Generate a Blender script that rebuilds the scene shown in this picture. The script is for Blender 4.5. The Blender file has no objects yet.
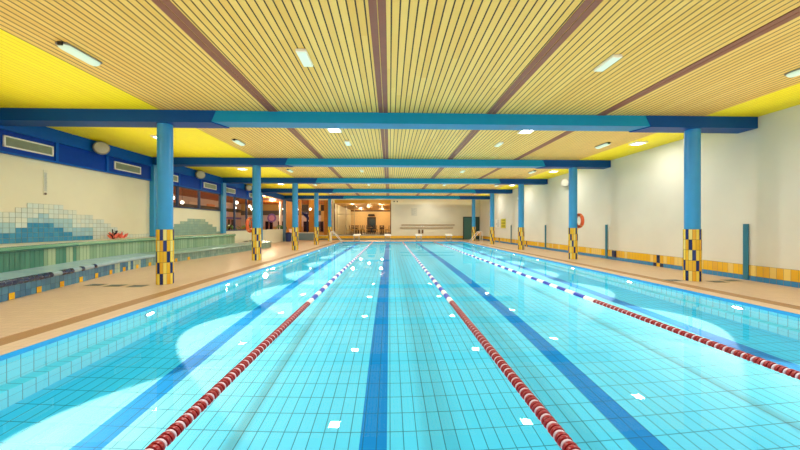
import bpy, math, random
from mathutils import Vector
random.seed(7)
C = bpy.context.scene
COL = C.collection
PI = math.pi

# ------------------------------------------------------------------ materials
def lin(h):
    h = h.lstrip('#')
    r = []
    for i in (0, 2, 4):
        c = int(h[i:i+2], 16) / 255
        r.append(c / 12.92 if c <= .04045 else ((c + .055) / 1.055) ** 2.4)
    return tuple(r)

MATS = {}
def mat(name, hexc, rough=.5, metal=0, var=.06, scale=6, emit=0, spec=.5, coat=0):
    if name in MATS: return MATS[name]
    m = bpy.data.materials.new(name); m.use_nodes = True
    nt = m.node_tree; b = nt.nodes['Principled BSDF']
    c = lin(hexc)
    b.inputs['Roughness'].default_value = rough
    b.inputs['Metallic'].default_value = metal
    b.inputs['Specular IOR Level'].default_value = spec
    b.inputs['Coat Weight'].default_value = coat
    if var > 0:
        g = nt.nodes.new('ShaderNodeNewGeometry')
        n = nt.nodes.new('ShaderNodeTexNoise'); n.inputs['Scale'].default_value = scale; n.inputs['Detail'].default_value = 4
        r = nt.nodes.new('ShaderNodeMapRange')
        r.inputs['From Min'].default_value = .3; r.inputs['From Max'].default_value = .7
        r.inputs['To Min'].default_value = 1 - var; r.inputs['To Max'].default_value = 1 + var
        mx = nt.nodes.new('ShaderNodeVectorMath'); mx.operation = 'SCALE'
        mx.inputs[0].default_value = c
        nt.links.new(g.outputs['Position'], n.inputs['Vector'])
        nt.links.new(n.outputs['Fac'], r.inputs['Value'])
        nt.links.new(r.outputs['Result'], mx.inputs['Scale'])
        nt.links.new(mx.outputs['Vector'], b.inputs['Base Color'])
    else:
        b.inputs['Base Color'].default_value = (*c, 1)
    if emit > 0:
        b.inputs['Emission Color'].default_value = (*c, 1)
        b.inputs['Emission Strength'].default_value = emit
    MATS[name] = m
    return m

def tile_vc(name, rough=.25, spec=.5):
    """glazed tiles, one colour per tile read from the mesh"""
    m = bpy.data.materials.new(name); m.use_nodes = True
    nt = m.node_tree; b = nt.nodes['Principled BSDF']
    a = nt.nodes.new('ShaderNodeAttribute'); a.attribute_name = 'Col'
    nt.links.new(a.outputs['Color'], b.inputs['Base Color'])
    b.inputs['Roughness'].default_value = rough
    b.inputs['Specular IOR Level'].default_value = spec
    return m

class NT:
    """small helper for node math"""
    def __init__(s, m): s.nt = m.node_tree; s.N = s.nt.nodes; s.L = s.nt.links
    def math(s, op, a, b=None, c=None):
        n = s.N.new('ShaderNodeMath'); n.operation = op
        for i, v in enumerate((a, b, c)):
            if v is None: continue
            if isinstance(v, (int, float)): n.inputs[i].default_value = v
            else: s.L.new(v, n.inputs[i])
        return n.outputs[0]
    def pos(s):
        g = s.N.new('ShaderNodeNewGeometry'); x = s.N.new('ShaderNodeSeparateXYZ')
        s.L.new(g.outputs['Position'], x.inputs[0]); return x.outputs, g.outputs['Position']
    def mix(s, f, a, b):
        n = s.N.new('ShaderNodeMix'); n.data_type = 'RGBA'
        if isinstance(f, (int, float)): n.inputs[0].default_value = f
        else: s.L.new(f, n.inputs[0])
        for v, i in ((a, 6), (b, 7)):
            if isinstance(v, tuple): n.inputs[i].default_value = (*v, 1)
            else: s.L.new(v, n.inputs[i])
        return n.outputs[2]
    def line(s, v, pitch, off, w):
        """1 on a line of width w repeating every pitch"""
        u = s.math('MULTIPLY', s.math('ADD', v, off), 1 / pitch)
        fr = s.math('FRACT', u)
        return s.math('LESS_THAN', fr, w / pitch), s.math('FLOOR', u)
    def rnd(s, v, k=0.0):
        n = s.N.new('ShaderNodeTexWhiteNoise'); n.noise_dimensions = '2D'
        cb = s.N.new('ShaderNodeCombineXYZ')
        s.L.new(v, cb.inputs[0])
        if isinstance(k, (int, float)): cb.inputs[1].default_value = k
        else: s.L.new(k, cb.inputs[1])
        s.L.new(cb.outputs[0], n.inputs['Vector']); return n.outputs['Value']
    def noise(s, vec, scale, detail=3, stretch=None):
        n = s.N.new('ShaderNodeTexNoise'); n.inputs['Scale'].default_value = scale; n.inputs['Detail'].default_value = detail
        if stretch:
            mp = s.N.new('ShaderNodeMapping'); mp.inputs['Scale'].default_value = stretch
            s.L.new(vec, mp.inputs[0]); vec = mp.outputs[0]
        s.L.new(vec, n.inputs['Vector']); return n.outputs['Fac']

def new_mat(name, rough=.5, spec=.5):
    m = bpy.data.materials.new(name); m.use_nodes = True
    b = m.node_tree.nodes['Principled BSDF']; b.inputs['Roughness'].default_value = rough
    b.inputs['Specular IOR Level'].default_value = spec
    return m, b, NT(m)

def plank_mat(name, ca, cb_, gap, pitch=.1025, gw=.013, rough=.45):
    m, b, n = new_mat(name, rough, .3)
    x, p = n.pos()
    ln, idx = n.line(x[0], pitch, 5.011 + .0, gw)
    r = n.rnd(idx)
    seg = n.math('FLOOR', n.math('ADD', n.math('MULTIPLY', x[1], .31), n.math('MULTIPLY', r, 7)))
    r2 = n.rnd(idx, seg)
    gr = n.noise(p, 5, 4, (9, .7, 1))
    f = n.math('ADD', n.math('MULTIPLY', r2, .6), n.math('MULTIPLY', gr, .4))
    col = n.mix(f, lin(ca), lin(cb_))
    col = n.mix(ln, col, lin(gap))
    n.L.new(col, b.inputs['Base Color'])
    return m

def grid_mat(name, base, base2, grout, axes, pitch, gw, rough=.3, spec=.5, stripes=None, var=.5):
    m, b, n = new_mat(name, rough, spec)
    x, p = n.pos()
    l1, i1 = n.line(x[axes[0]], pitch[0], 50.0, gw)
    l2, i2 = n.line(x[axes[1]], pitch[1], 50.0, gw)
    r = n.rnd(i1, i2)
    big = n.noise(p, .6, 3)
    f = n.math('ADD', n.math('MULTIPLY', r, var), n.math('MULTIPLY', big, 1 - var))
    col = n.mix(f, lin(base), lin(base2))
    if stripes:
        for (xc, hw, sc) in stripes:
            d = n.math('ABSOLUTE', n.math('SUBTRACT', x[0], xc))
            col = n.mix(n.math('LESS_THAN', d, hw), col, lin(sc))
    ln = n.math('MAXIMUM', l1, l2)
    col = n.mix(n.math('MULTIPLY', ln, .75), col, lin(grout))
    n.L.new(col, b.inputs['Base Color'])
    return m

# ------------------------------------------------------------------ mesh builder
class MB:
    def __init__(s): s.v = []; s.f = []; s.c = []; s.m = []
    def face(s, pts, col=None, mi=0):
        k = len(s.v); s.v += [tuple(p) for p in pts]; s.f.append(tuple(range(k, k + len(pts)))); s.c.append(col); s.m.append(mi)
    def box(s, x0, x1, y0, y1, z0, z1, col=None, mi=0):
        k = len(s.v)
        s.v += [(x0,y0,z0),(x1,y0,z0),(x1,y1,z0),(x0,y1,z0),(x0,y0,z1),(x1,y0,z1),(x1,y1,z1),(x0,y1,z1)]
        for q in ((0,3,2,1),(4,5,6,7),(0,1,5,4),(1,2,6,5),(2,3,7,6),(3,0,4,7)):
            s.f.append(tuple(k+i for i in q)); s.c.append(col); s.m.append(mi)
        return s
    def cbox(s, c, size, col=None, mi=0):
        return s.box(c[0]-size[0]/2, c[0]+size[0]/2, c[1]-size[1]/2, c[1]+size[1]/2, c[2]-size[2]/2, c[2]+size[2]/2, col, mi)
    def prism(s, poly, axis, a0, a1, col=None, mi=0):
        """extrude a polygon (2-D) along axis 0/1/2"""
        def P(u, v, a):
            return (a, u, v) if axis == 0 else ((u, a, v) if axis == 1 else (u, v, a))
        n = len(poly); k = len(s.v)
        s.v += [P(u, v, a0) for u, v in poly] + [P(u, v, a1) for u, v in poly]
        fs = [tuple(k+i for i in range(n))[::-1], tuple(k+n+i for i in range(n))]
        fs += [(k+i, k+(i+1) % n, k+n+(i+1) % n, k+n+i) for i in range(n)]
        for f in fs: s.f.append(f); s.c.append(col); s.m.append(mi)
        return s
    def rings(s, rings, col=None, mi=0, cap=True, closed=False):
        n = len(rings[0]); k = len(s.v)
        for r in rings: s.v += [tuple(p) for p in r]
        m = len(rings)
        for j in range(m if closed else m - 1):
            j2 = (j + 1) % m
            for i in range(n):
                i2 = (i + 1) % n
                s.f.append((k+j*n+i, k+j*n+i2, k+j2*n+i2, k+j2*n+i)); s.c.append(col); s.m.append(mi)
        if cap and not closed:
            s.f.append(tuple(k+i for i in range(n))[::-1]); s.c.append(col); s.m.append(mi)
            s.f.append(tuple(k+(m-1)*n+i for i in range(n))); s.c.append(col); s.m.append(mi)
        return s
    def lathe(s, prof, c=(0,0,0), n=24, axis=2, col=None, mi=0, cap=True):
        """prof: list of (radius, offset along axis)"""
        rr = []
        for r, h in prof:
            ring = []
            for i in range(n):
                a = 2*PI*i/n; u, v = r*math.cos(a), r*math.sin(a)
                p = (u, v, h) if axis == 2 else ((h, u, v) if axis == 0 else (v, h, u))
                ring.append((p[0]+c[0], p[1]+c[1], p[2]+c[2]))
            rr.append(ring)
        return s.rings(rr, col, mi, cap)
    def tube(s, path, r, n=10, col=None, mi=0, cap=True, closed=False):
        pts = [Vector(p) for p in path]; rr = []
        ref = None
        for i, p in enumerate(pts):
            if closed: t = pts[(i+1) % len(pts)] - pts[i-1]
            else: t = pts[min(i+1, len(pts)-1)] - pts[max(i-1, 0)]
            t.normalize()
            if ref is None: ref = Vector((0,0,1)) if abs(t.z) < .9 else Vector((1,0,0))
            a = t.cross(ref); 
            if a.length < 1e-4: a = t.cross(Vector((0,1,0)))
            a.normalize(); b = a.cross(t).normalized(); ref = b
            q = r[i] if isinstance(r, (list, tuple)) else r
            rr.append([p + a*q*math.cos(2*PI*k/n) + b*q*math.sin(2*PI*k/n) for k in range(n)])
        return s.rings(rr, col, mi, cap, closed)
    def build(s, name, mats, parent=None, smooth=False, bevel=0, world=False):
        me = bpy.data.meshes.new(name)
        off = parent.location if (world and parent) else (0,0,0)
        if world and parent and parent.parent: off = Vector(parent.location) + Vector(parent.parent.location)
        vv = [(a-off[0], b-off[1], c-off[2]) for a, b, c in s.v]
        me.from_pydata(vv, [], s.f)
        if not isinstance(mats, (list, tuple)): mats = [mats]
        for m in mats: me.materials.append(m)
        for i, p in enumerate(me.polygons):
            p.material_index = s.m[i]
        if any(c is not None for c in s.c):
            ca = me.color_attributes.new('Col', 'FLOAT_COLOR', 'CORNER')
            for i, p in enumerate(me.polygons):
                c = s.c[i] or (.5, .5, .5)
                for li in p.loop_indices: ca.data[li].color = (*c, 1)
        me.validate(); me.update()
        o = bpy.data.objects.new(name, me); COL.objects.link(o)
        if smooth:
            me.shade_smooth()
            me.set_sharp_from_angle(angle=math.radians(38))
        if bevel:
            bm = o.modifiers.new('bevel', 'BEVEL'); bm.width = bevel; bm.segments = 2; bm.limit_method = 'ANGLE'
        if parent: o.parent = parent
        return o

def tag(o, label=None, cat=None, group=None, kind=None):
    if label: o['label'] = label
    if cat: o['category'] = cat
    if group: o['group'] = group
    if kind: o['kind'] = kind
    return o
def thing(name, label, cat, loc=(0,0,0), rz=0, group=None):
    o = bpy.data.objects.new(name, None); COL.objects.link(o)
    o.empty_display_size = .2
    o.location = loc; o.rotation_euler = (0, 0, rz)
    return tag(o, label, cat, group, 'thing')
def struct(o):
    o['kind'] = 'structure'; return o
def kids(o): return [c for c in bpy.data.objects if c.parent == o]
def dup(root, loc, rz=None, label=None, group=None):
    r = root.copy(); COL.objects.link(r); r.location = loc
    if rz is not None: r.rotation_euler = (0, 0, rz)
    if label: r['label'] = label
    if group: r['group'] = group
    def rec(src, dst):
        for ch in kids(src):
            c = ch.copy(); COL.objects.link(c); c.parent = dst
            rec(ch, c)
    rec(root, r)
    return r
ORD = ['first', 'second', 'third', 'fourth', 'fifth', 'sixth', 'seventh', 'eighth', 'ninth', 'tenth', 'eleventh']

# ------------------------------------------------------------------ measured layout
H = 3.836                     # ceiling
Y0, S = 7.2325, 4.8605        # first column row and bay
XL, XR = -5.046, 7.195        # column rows
XWL, XWR = -8.9, 8.573        # side walls
PL, PR, PY0, PY1 = -3.89, 6.005, .40, 25.71
WL, WR = -5.012, 7.287        # wood part of the ceiling
YF = 29.53
ZW = -.05                     # water level
ZF = -1.22                    # pool floor
YB = -3.2                     # where the hall is cut, behind the camera

# ------------------------------------------------------------------ shared materials
m_wood = plank_mat('wood_slats', '#d4a850', '#e2be6c', '#2e1a06', gw=.019)
m_yel = plank_mat('yellow_slats', '#f0dc00', '#f6e606', '#b89e00', gw=.008)
m_strip = mat('brown_board', '#7c4638', .55)
m_cream = mat('cream_wall', '#d9d4bc', .75, var=.03, scale=1.2)
m_creamr = mat('pale_wall', '#d8d4c6', .7, var=.03, scale=1.2)
m_deck = grid_mat('deck_tiles', '#c4a98c', '#d0b598', '#a88e76', (0, 1), (.125, .125), .008, rough=.38, spec=.35)
m_grate = grid_mat('overflow_grate', '#a17c52', '#b08a60', '#7c5c3a', (0, 1), (.03, 5), .01, rough=.5, spec=.3)
m_coping = grid_mat('coping_tiles', '#cbb094', '#d6bba0', '#ae9478', (0, 1), (.1, .25), .006, rough=.35, spec=.35)
LANES = (-2.56, -.15, 2.26, 4.83)
m_pfloor = grid_mat('pool_floor_tiles', '#36cef4', '#44d4f8', '#146480', (0, 1), (.125, .25), .009, rough=.7, spec=.05,
                    stripes=[(x, .125, '#0a86d2') for x in LANES], var=.35)
m_pwx = grid_mat('pool_wall_tiles_long', '#42dcf2', '#50e4f6', '#1d7f96', (1, 2), (.122, .25), .008, rough=.5, spec=.2, var=.35)
m_pwy = grid_mat('pool_wall_tiles_end', '#42dcf2', '#50e4f6', '#1d7f96', (0, 2), (.122, .25), .008, rough=.5, spec=.2, var=.35)
m_pedge = mat('pool_edge_blue', '#2a9bdc', .3, var=.05)
m_tile = tile_vc('glazed_tiles', .22)
m_beam_c = mat('beam_cyan_paint', '#0a88b8', .45, var=.03, spec=.2)
m_beam_d = mat('beam_blue_paint', '#06488e', .5, var=.03, spec=.15)
m_col = mat('column_blue_paint', '#2b8fc8', .4, var=.03)
m_navy = mat('spandrel_blue_paint', '#053c9c', .5, var=.05, spec=.12)
m_navy2 = mat('fascia_blue_paint', '#0a56b0', .5, var=.05, spec=.12)
m_frame = mat('window_frame_navy', '#14345e', .4, var=.03)
m_white = mat('white_plastic', '#ece9e0', .4, var=.02)
m_steel = mat('brushed_steel', '#c9ccce', .25, metal=1, var=.03)
m_grey = mat('grey_metal', '#8b9094', .45, metal=.4, var=.05)
m_dark = mat('dark_plastic', '#1d1f24', .5, var=.05)
m_lamp = mat('lamp_diffuser', '#fff6e6', .4, var=0, emit=14)
m_panel = mat('panel_diffuser', '#d2e6de', .35, var=.02, emit=.08)
m_teal = mat('teal_board', '#1f6f86', .45, var=.04)
m_yellowp = mat('yellow_paint', '#e6b21e', .4, var=.04)

# ------------------------------------------------------------------ the setting
def sbox(name, m, *a): return struct(MB().box(*a).build(name, m))
# deck round the pool
fl = MB()
fl.box(XWL-.3, PL-.62, YB, YF+.2, -.3, 0); fl.box(PR+.62, XWR+.2, YB, YF+.2, -.3, 0)
fl.box(PL-.62, PR+.62, PY1+.62, YF+.2, -.3, 0); fl.box(PL-.62, PR+.62, YB, PY0-.62, -.3, 0)
struct(fl.build('floor', m_deck))
g = MB()
for a, b in ((.31, .62),):
    g.box(PL-b, PL-a, PY0-b, PY1+b, -.3, -.006); g.box(PR+a, PR+b, PY0-b, PY1+b, -.3, -.006)
    g.box(PL-a, PR+a, PY1+a, PY1+b, -.3, -.006); g.box(PL-a, PR+a, PY0-b, PY0-a, -.3, -.006)
struct(g.build('trim_overflow_channel', m_grate))
g = MB()
g.box(PL-.31, PL, PY0-.31, PY1+.31, -.3, .004); g.box(PR, PR+.31, PY0-.31, PY1+.31, -.3, .004)
g.box(PL, PR, PY1, PY1+.31, -.3, .004); g.box(PL, PR, PY0-.31, PY0, -.3, .004)
struct(g.build('trim_pool_coping', m_coping))
# the pool shell
pf = struct(MB().box(PL-.1, PR+.1, PY0-.1, PY1+.1, ZF-.2, ZF).build('pool_floor', m_pfloor))
w1 = MB(); e1 = MB(); ZL = -.82
for sx, x in ((1, PL), (-1, PR)):
    a, b = sorted((x - .25*sx, x - .006*sx)); w1.box(a, b, PY0, PY1, ZF, -.32)
    a, b = sorted((x - .02*sx, x + .004*sx)); w1.box(a, b, PY0, PY1, ZF, ZW-.005)
    a, b = sorted((x, x + .16*sx)); w1.box(a, b, PY0, PY1, ZF, ZL)
    a, b = sorted((x - .02*sx, x + .006*sx)); e1.box(a, b, PY0, PY1, ZW-.005, .002)
w2 = MB()
w2.box(PL, PR, PY1-.004, PY1+.25, ZF, -.31); w2.box(PL, PR, PY1-.004, PY1+.02, -.31, ZW-.005)
w2.box(PL, PR, PY0-.25, PY0+.004, ZF, -.31); w2.box(PL, PR, PY0-.02, PY0+.004, -.31, ZW-.005)
e1.box(PL, PR, PY1-.006, PY1+.02, ZW-.005, .002)
pw1 = struct(w1.build('pool_wall_long_sides', m_pwx)); pw2 = struct(w2.build('pool_wall_ends', m_pwy))
struct(e1.build('trim_pool_edge', m_pedge))
for o in (pf, pw1, pw2): o.cycles.is_caustics_receiver = True
# the water
m, b, n = new_mat('pool_water_surface')
n.N.remove(b)
out = n.N['Material Output']
rf = n.N.new('ShaderNodeBsdfRefraction'); rf.inputs['IOR'].default_value = 1.33; rf.inputs['Roughness'].default_value = 0
rf.inputs['Color'].default_value = (.97, 1, 1, 1)
gl = n.N.new('ShaderNodeBsdfGlossy'); gl.inputs['Roughness'].default_value = 0; gl.inputs['Color'].default_value = (1, 1, 1, 1)
fr = n.N.new('ShaderNodeFresnel'); fr.inputs['IOR'].default_value = 1.33
ms = n.N.new('ShaderNodeMixShader')
n.L.new(n.math('MULTIPLY', fr.outputs[0], .42), ms.inputs[0])
n.L.new(rf.outputs[0], ms.inputs[1]); n.L.new(gl.outputs[0], ms.inputs[2]); n.L.new(ms.outputs[0], out.inputs[0])
wt = MB(); wt.face([(PL, PY0, ZW), (PR, PY0, ZW), (PR, PY1, ZW), (PL, PY1, ZW)])
water = wt.build('pool_water', m); water.data.shade_smooth()
water.cycles.is_caustics_caster = True
tag(water, 'clear turquoise water filling the swimming lanes', 'water', kind='stuff')

# ceiling
struct(MB().box(WL, WR, YB, YF+.1, H, H+.15).build('ceiling', m_wood))
sbox('ceiling_yellow_margin', m_yel, XWL-.1, WL, YB, YF+.1, H, H+.15)
sbox('ceiling_yellow_margin', m_yel, WR, XWR+.1, YB, YF+.1, H, H+.15)
for k, (xc, w) in enumerate(((-2.572, .107), (-.142, .107), (2.295, .107), (4.84, .107))):
    t = MB()
    for s in (-1, 1): t.box(xc + s*w/2 - .0475, xc + s*w/2 + .0475, YB, YF, H-.008, H+.02)
    struct(t.build('trim_ceiling_board', m_strip))

# right wall + base
sbox('wall_right', m_creamr, XWR, XWR+.2, YB, YF+.2, -.1, H+.1)
YA, YB2, YC = lin('#e2b120'), lin('#dba82c'), lin('#e4c468')
NAVY = lin('#16254e'); BASE = lin('#3580b4')
ym = MB()
y = YB; k = 0
acc = [(Y0 + 2.45 + S*i) for i in range(-1, 5)]
boxes = [11.67, 16.5]
while y < YF:
    yc = y + .0625
    da = min(abs(yc - a) for a in acc); 
    c = random.choice((YA, YA, YB2, YC))
    top = NAVY if da < .0626 else c
    ym.face([(XWR-.012, y, .365), (XWR-.012, y, .12), (XWR-.012, y+.119, .12), (XWR-.012, y+.119, .365)], top)
    low = YA if da < .0626 else (NAVY if da < .19 else BASE)
    ym.face([(XWR-.012, y, .112), (XWR-.012, y, .0), (XWR-.012, y+.119, .0), (XWR-.012, y+.119, .112)], low)
    y += .125
# the wall behind the tiles (grout)
ym.box(XWR-.01, XWR+.01, YB, YF, 0, .37, lin('#8f7a4a'))
struct(ym.build('baseboard_right', m_tile))

# left wall
lw = MB()
lw.box(XWL-.2, XWL, YB, Y0+S, -.1, 2.99)
lw.box(XWL-.2, XWL, Y0+S, Y0+2*S, -.1, 2.06)
lw.box(XWL-.2, XWL, Y0+2*S, Y0+4*S, -.1, 1.02)
lw.box(XWL-.2, XWL, Y0+4*S, YF+.1, -.1, .5)
struct(lw.build('wall_left', m_cream))
b1 = MB(); b2 = MB(); b3 = MB()
b1.box(XWL-.2, XWL+.05, YB, Y0+3*S, 2.99, 3.5)
struct(b1.build('trim_spandrel', m_navy))
b2.box(XWL-.2, XWL+.12, YB, YF, 3.5, H)
struct(b2.build('trim_fascia', m_navy2))
for k in range(-2, 3):
    for dy in (0, 1.4, 2.9):
        y = Y0 + k*S + dy
        if y > YB: b3.box(XWL+.0, XWL+.085, y-.035, y+.035, 2.99, 3.5)
b3.box(XWL, XWL+.08, YB, Y0+3*S, 2.97, 3.01)
struct(b3.build('trim_spandrel_mullions', m_navy2))
# leisure-side windows in the left wall
m_glass, gb, gn = new_mat('window_glass', 0)
gn.N.remove(gb)
tr = gn.N.new('ShaderNodeBsdfTransparent'); tr.inputs[0].default_value = (.93, .95, .96, 1)
gg = gn.N.new('ShaderNodeBsdfGlossy'); gg.inputs['Roughness'].default_value = .02
ff = gn.N.new('ShaderNodeFresnel'); ff.inputs['IOR'].default_value = 1.3
mm = gn.N.new('ShaderNodeMixShader')
gn.L.new(ff.outputs[0], mm.inputs[0]); gn.L.new(tr.outputs[0], mm.inputs[1]); gn.L.new(gg.outputs[0], mm.inputs[2])
gn.L.new(mm.outputs[0], gn.N['Material Output'].inputs[0])
for k, (i, z0) in enumerate(((1, 2.06), (2, 1.02))):
    ya, yb = Y0+i*S+.16, Y0+(i+1)*S-.16
    f = MB()
    for yy in (ya, Y0+i*S+1.4, Y0+i*S+2.9, yb): f.box(XWL-.06, XWL+.03, yy-.04, yy+.04, z0, 2.99)
    f.box(XWL-.06, XWL+.03, ya, yb, z0, z0+.06); f.box(XWL-.06, XWL+.03, ya, yb, 2.93, 2.99)
    fo = struct(f.build('window_%d' % (k+1), m_frame))
    pm = MB(); pm.face([(XWL-.02, ya, z0+.06), (XWL-.02, yb, z0+.06), (XWL-.02, yb, 2.93), (XWL-.02, ya, 2.93)]); pm.build('pane', m_glass, fo)
# far wall
fw = MB()
fw.box(.12, XWR, YF, YF+.2, -.1, H)
fw.box(XWL, .12, YF, YF+.2, -.1, .42)
fw.box(XWL, .12, YF, YF+.2, 3.72, H)
fw.box(-5.3, -5.14, YF, YF+.2, .42, 3.72)
struct(fw.build('wall_far', m_cream))
ft = MB()
x = XWL
while x < 6.95:
    ft.box(x, x+.12, YF-.012, YF, .12, .36, random.choice((YA, YA, YB2)))
    ft.box(x, x+.12, YF-.012, YF, 0, .112, lin('#4c6d66'))
    x += .125
ft.box(-5.3, .12, YF-.03, YF+.2, .42, .47, lin('#5f7a78'))
struct(ft.build('baseboard_far', m_tile))
hd = MB().box(-5.14, .12, YF-.02, YF+.22, 3.4, 3.72)
struct(hd.build('trim_cafe_header', mat('ochre_paint', '#b8861c', .5)))
hd = MB().box(.06, .14, YF-.02, YF+.2, .45, 3.4).box(-5.2, -5.12, YF-.02, YF+.2, .45, 3.4)
struct(hd.build('trim_cafe_jamb', mat('brown_jamb', '#6a4a2a', .5)))
# far door
d = MB()
d.box(6.97, 8.5, YF-.05, YF, 2.09, 2.16); d.box(6.95, 7.03, YF-.05, YF, 0, 2.16); d.box(8.44, 8.52, YF-.05, YF, 0, 2.16)
dr = struct(d.build('door_1', mat('door_frame_black', '#1b2a28', .5)))
MB().box(7.03, 7.95, YF-.03, YF, .01, 2.09).build('door_leaf', mat('door_green', '#3a6a62', .4), dr)
MB().box(7.96, 8.44, YF-.025, YF, .01, 2.09).build('door_leaf', mat('door_green_dark', '#25443f', .4), dr)
MB().tube([(7.87, YF-.03, 1.05), (7.87, YF-.09, 1.05), (7.75, YF-.09, 1.05)], .012).build('door_handle', m_steel, dr)

# blue square pillars in the left wall
for i in range(1, 5):
    y = Y0 + i*S
    p = MB().box(XWL+.001, XWL+.16, y-.15, y+.15, .905 if i < 3 else 0, H)
    o = p.build('pillar', m_col if i < 4 else mat('pillar_grey_blue', '#5c7f9a', .5))
    tag(o, ['square blue pillar at the end of the cream mural wall', 'square blue pillar between the high and the tall windows',
            'square blue pillar behind the second round column', 'square grey-blue pillar beside the dark blue bin'][i-1], 'pillar', 'square pillars of the window wall', 'thing')

# ------------------------------------------------------------------ beams
SIDE_L, SIDE_R = 'basin side', 'plain wall side'
hb = 3.57
def make_beam(i):
    y = Y0 + i*S; yw = .21
    t = thing('ceiling_beam', ['blue ceiling beam nearest the camera, spanning the whole hall',
        'second blue ceiling beam back from the camera', 'third blue ceiling beam, midway along the pool',
        'fourth blue ceiling beam, next to last before the end wall', 'last blue ceiling beam, closest to the end wall'][i], 'beam', (1.07, y, hb), 0, 'blue ceiling beams')
    JL, JR = -3.87, 5.95
    zc = hb + .02; hw = yw
    # cyan centre: ends cut as an inward V so that the dark ends read as mitred
    MB().box(JL-.1, JR+.1, y-hw+.012, y+hw-.012, zc, H).build('centre_span', m_beam_c, t, world=True)
    for s, xa, xe in ((-1, JL, XWL+(.125 if i == 0 else .165)), (1, JR, 8.562)):
        # mitred shoe: front and back faces lean outward at the top
        poly_b = [(xa, hb), (xe, hb), (xe, H), (xa - s*(-.0) - s*.12, H)]
        poly = [(xa - s*.12*0 + s*.06, hb), (xe, hb), (xe, H), (xa - s*.06, H)]
        MB().prism(poly, 1, y-hw, y+hw).build('end_span', m_beam_d, t, world=True)
        # lower lip with a diagonal front edge seen from below
        lip = MB()
        lip.prism([(xa + s*.06, y-hw), (xa + s*.06 + s*.01, y+hw), (xa - s*.14, y+hw), (xa + s*.04, y-hw)], 2, hb, zc+.002)
        lip.build('mitre_lip', m_beam_d, t, world=True)
    return t
for i in range(5): make_beam(i)

# ------------------------------------------------------------------ round columns
def make_column(x, i, side):
    y = Y0 + i*S; r = .15
    sd = 'beside the raised basin' if side < 0 else 'along the plain cream wall'
    extra = {(-1, 1): ', carrying a lifebuoy', (1, 1): ', carrying a lifebuoy'}.get((side, i), '')
    t = thing('round_column', '%s round blue column %s%s' % (ORD[i], sd, extra), 'column', (x, y, 0), 0, 'round columns with yellow tiled feet')
    MB().lathe([(r, 1.2), (r, hb)], n=32).build('shaft', m_col, t, smooth=True)
    cl = MB(); nt_ = 16; R = r + .018; hh = .2445
    ys = [lin('#e0b022'), lin('#e6cc50'), lin('#dca426'), lin('#e0d27c')]
    nv = [lin('#1c2f6c'), lin('#15245a')]
    for row in range(5):
        for k in range(nt_):
            a0 = 2*PI*(k+.04)/nt_; a1 = 2*PI*(k+.96)/nt_; am = (a0+a1)/2
            z1 = 1.222 - row*hh - .005; z0 = 1.222 - (row+1)*hh + .003
            dark = ((k - row) % 4 == 0)
            c = random.choice(nv) if dark else ys[(k*3 + row*2) % 4 if random.random() < .7 else 0]
            pts = [(R*math.cos(a), R*math.sin(a)) for a in (a0, am, a1)]
            cl.face([(*pts[0], z0), (*pts[1], z0), (*pts[1], z1), (*pts[0], z1)], c)
            cl.face([(*pts[1], z0), (*pts[2], z0), (*pts[2], z1), (*pts[1], z1)], c)
    cl.lathe([(R-.004, 0), (R-.004, 1.22)], n=32, col=lin('#7d6a35'))
    cl.build('tile_cladding', m_tile, t)
for i in range(5):
    make_column(XL, i, -1); make_column(XR, i, 1)

# ------------------------------------------------------------------ lane ropes
m_red = mat('float_red', '#8e0a12', .35, var=.05); m_wf = mat('float_white', '#f0ecec', .35, var=.03); m_lil = mat('float_lilac', '#cdb8c6', .35, var=.05); m_bf = mat('float_blue', '#2a49c4', .35, var=.05)
m_pink = mat('float_pale_red', '#b88a94', .4, var=.03)
def float_run(y0, y1, mats, pitch, r=.05):
    b = MB(); k = 0; y = y0
    while y < y1 - pitch*.5:
        mi = k % len(mats)
        rr = r if mi < 2 else r*.9
        w = pitch*.96
        if mi == 2: w = pitch*.7
        b.lathe([(rr*.5, y+.001), (rr*.94, y+w*.14), (rr, y+w*.4), (rr, y+w*.6), (rr*.94, y+w*.86), (rr*.5, y+w)], n=14, axis=1, mi=mi)
        k += 1; y += w/.96
    return b
def make_rope(x, label):
    t = thing('lane_rope', label, 'lane rope', (x, 0, ZW), 0, 'lane ropes dividing the pool')
    MB().tube([(0, PY0, .005), (0, PY1, .005)], .008, 6).build('cable', m_steel, t)
    float_run(PY0+.1, 5.44, [m_red, m_red, m_lil], .032).build('red_floats', [m_red, m_red, m_lil], t, smooth=True)
    float_run(5.45, 5.75, [m_wf], .06).build('white_floats', m_wf, t, smooth=True)
    y = 5.76; first = {}
    ye = PY1 - 5
    while y < ye:
        for nm, m_ in (('blue_floats', m_bf), ('white_floats', m_wf)):
            if nm not in first:
                o = float_run(0, .3, [m_], .06).build(nm, m_, t, smooth=True); first[nm] = o
            else:
                o = first[nm].copy(); COL.objects.link(o); o.parent = t
            o.location = (0, y, 0)
            y += .31
    float_run(y, PY1-.1, [m_red, m_lil, m_lil], .06).build('red_floats', [m_red, m_lil, m_lil], t, smooth=True)
make_rope(-1.41, 'lane rope next to the basin side of the pool, red floats then blue and white')
make_rope(1.09, 'middle lane rope, red floats turning blue and white down the pool')
make_rope(3.65, 'lane rope nearest the plain wall side, red floats then blue and white')

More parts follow.
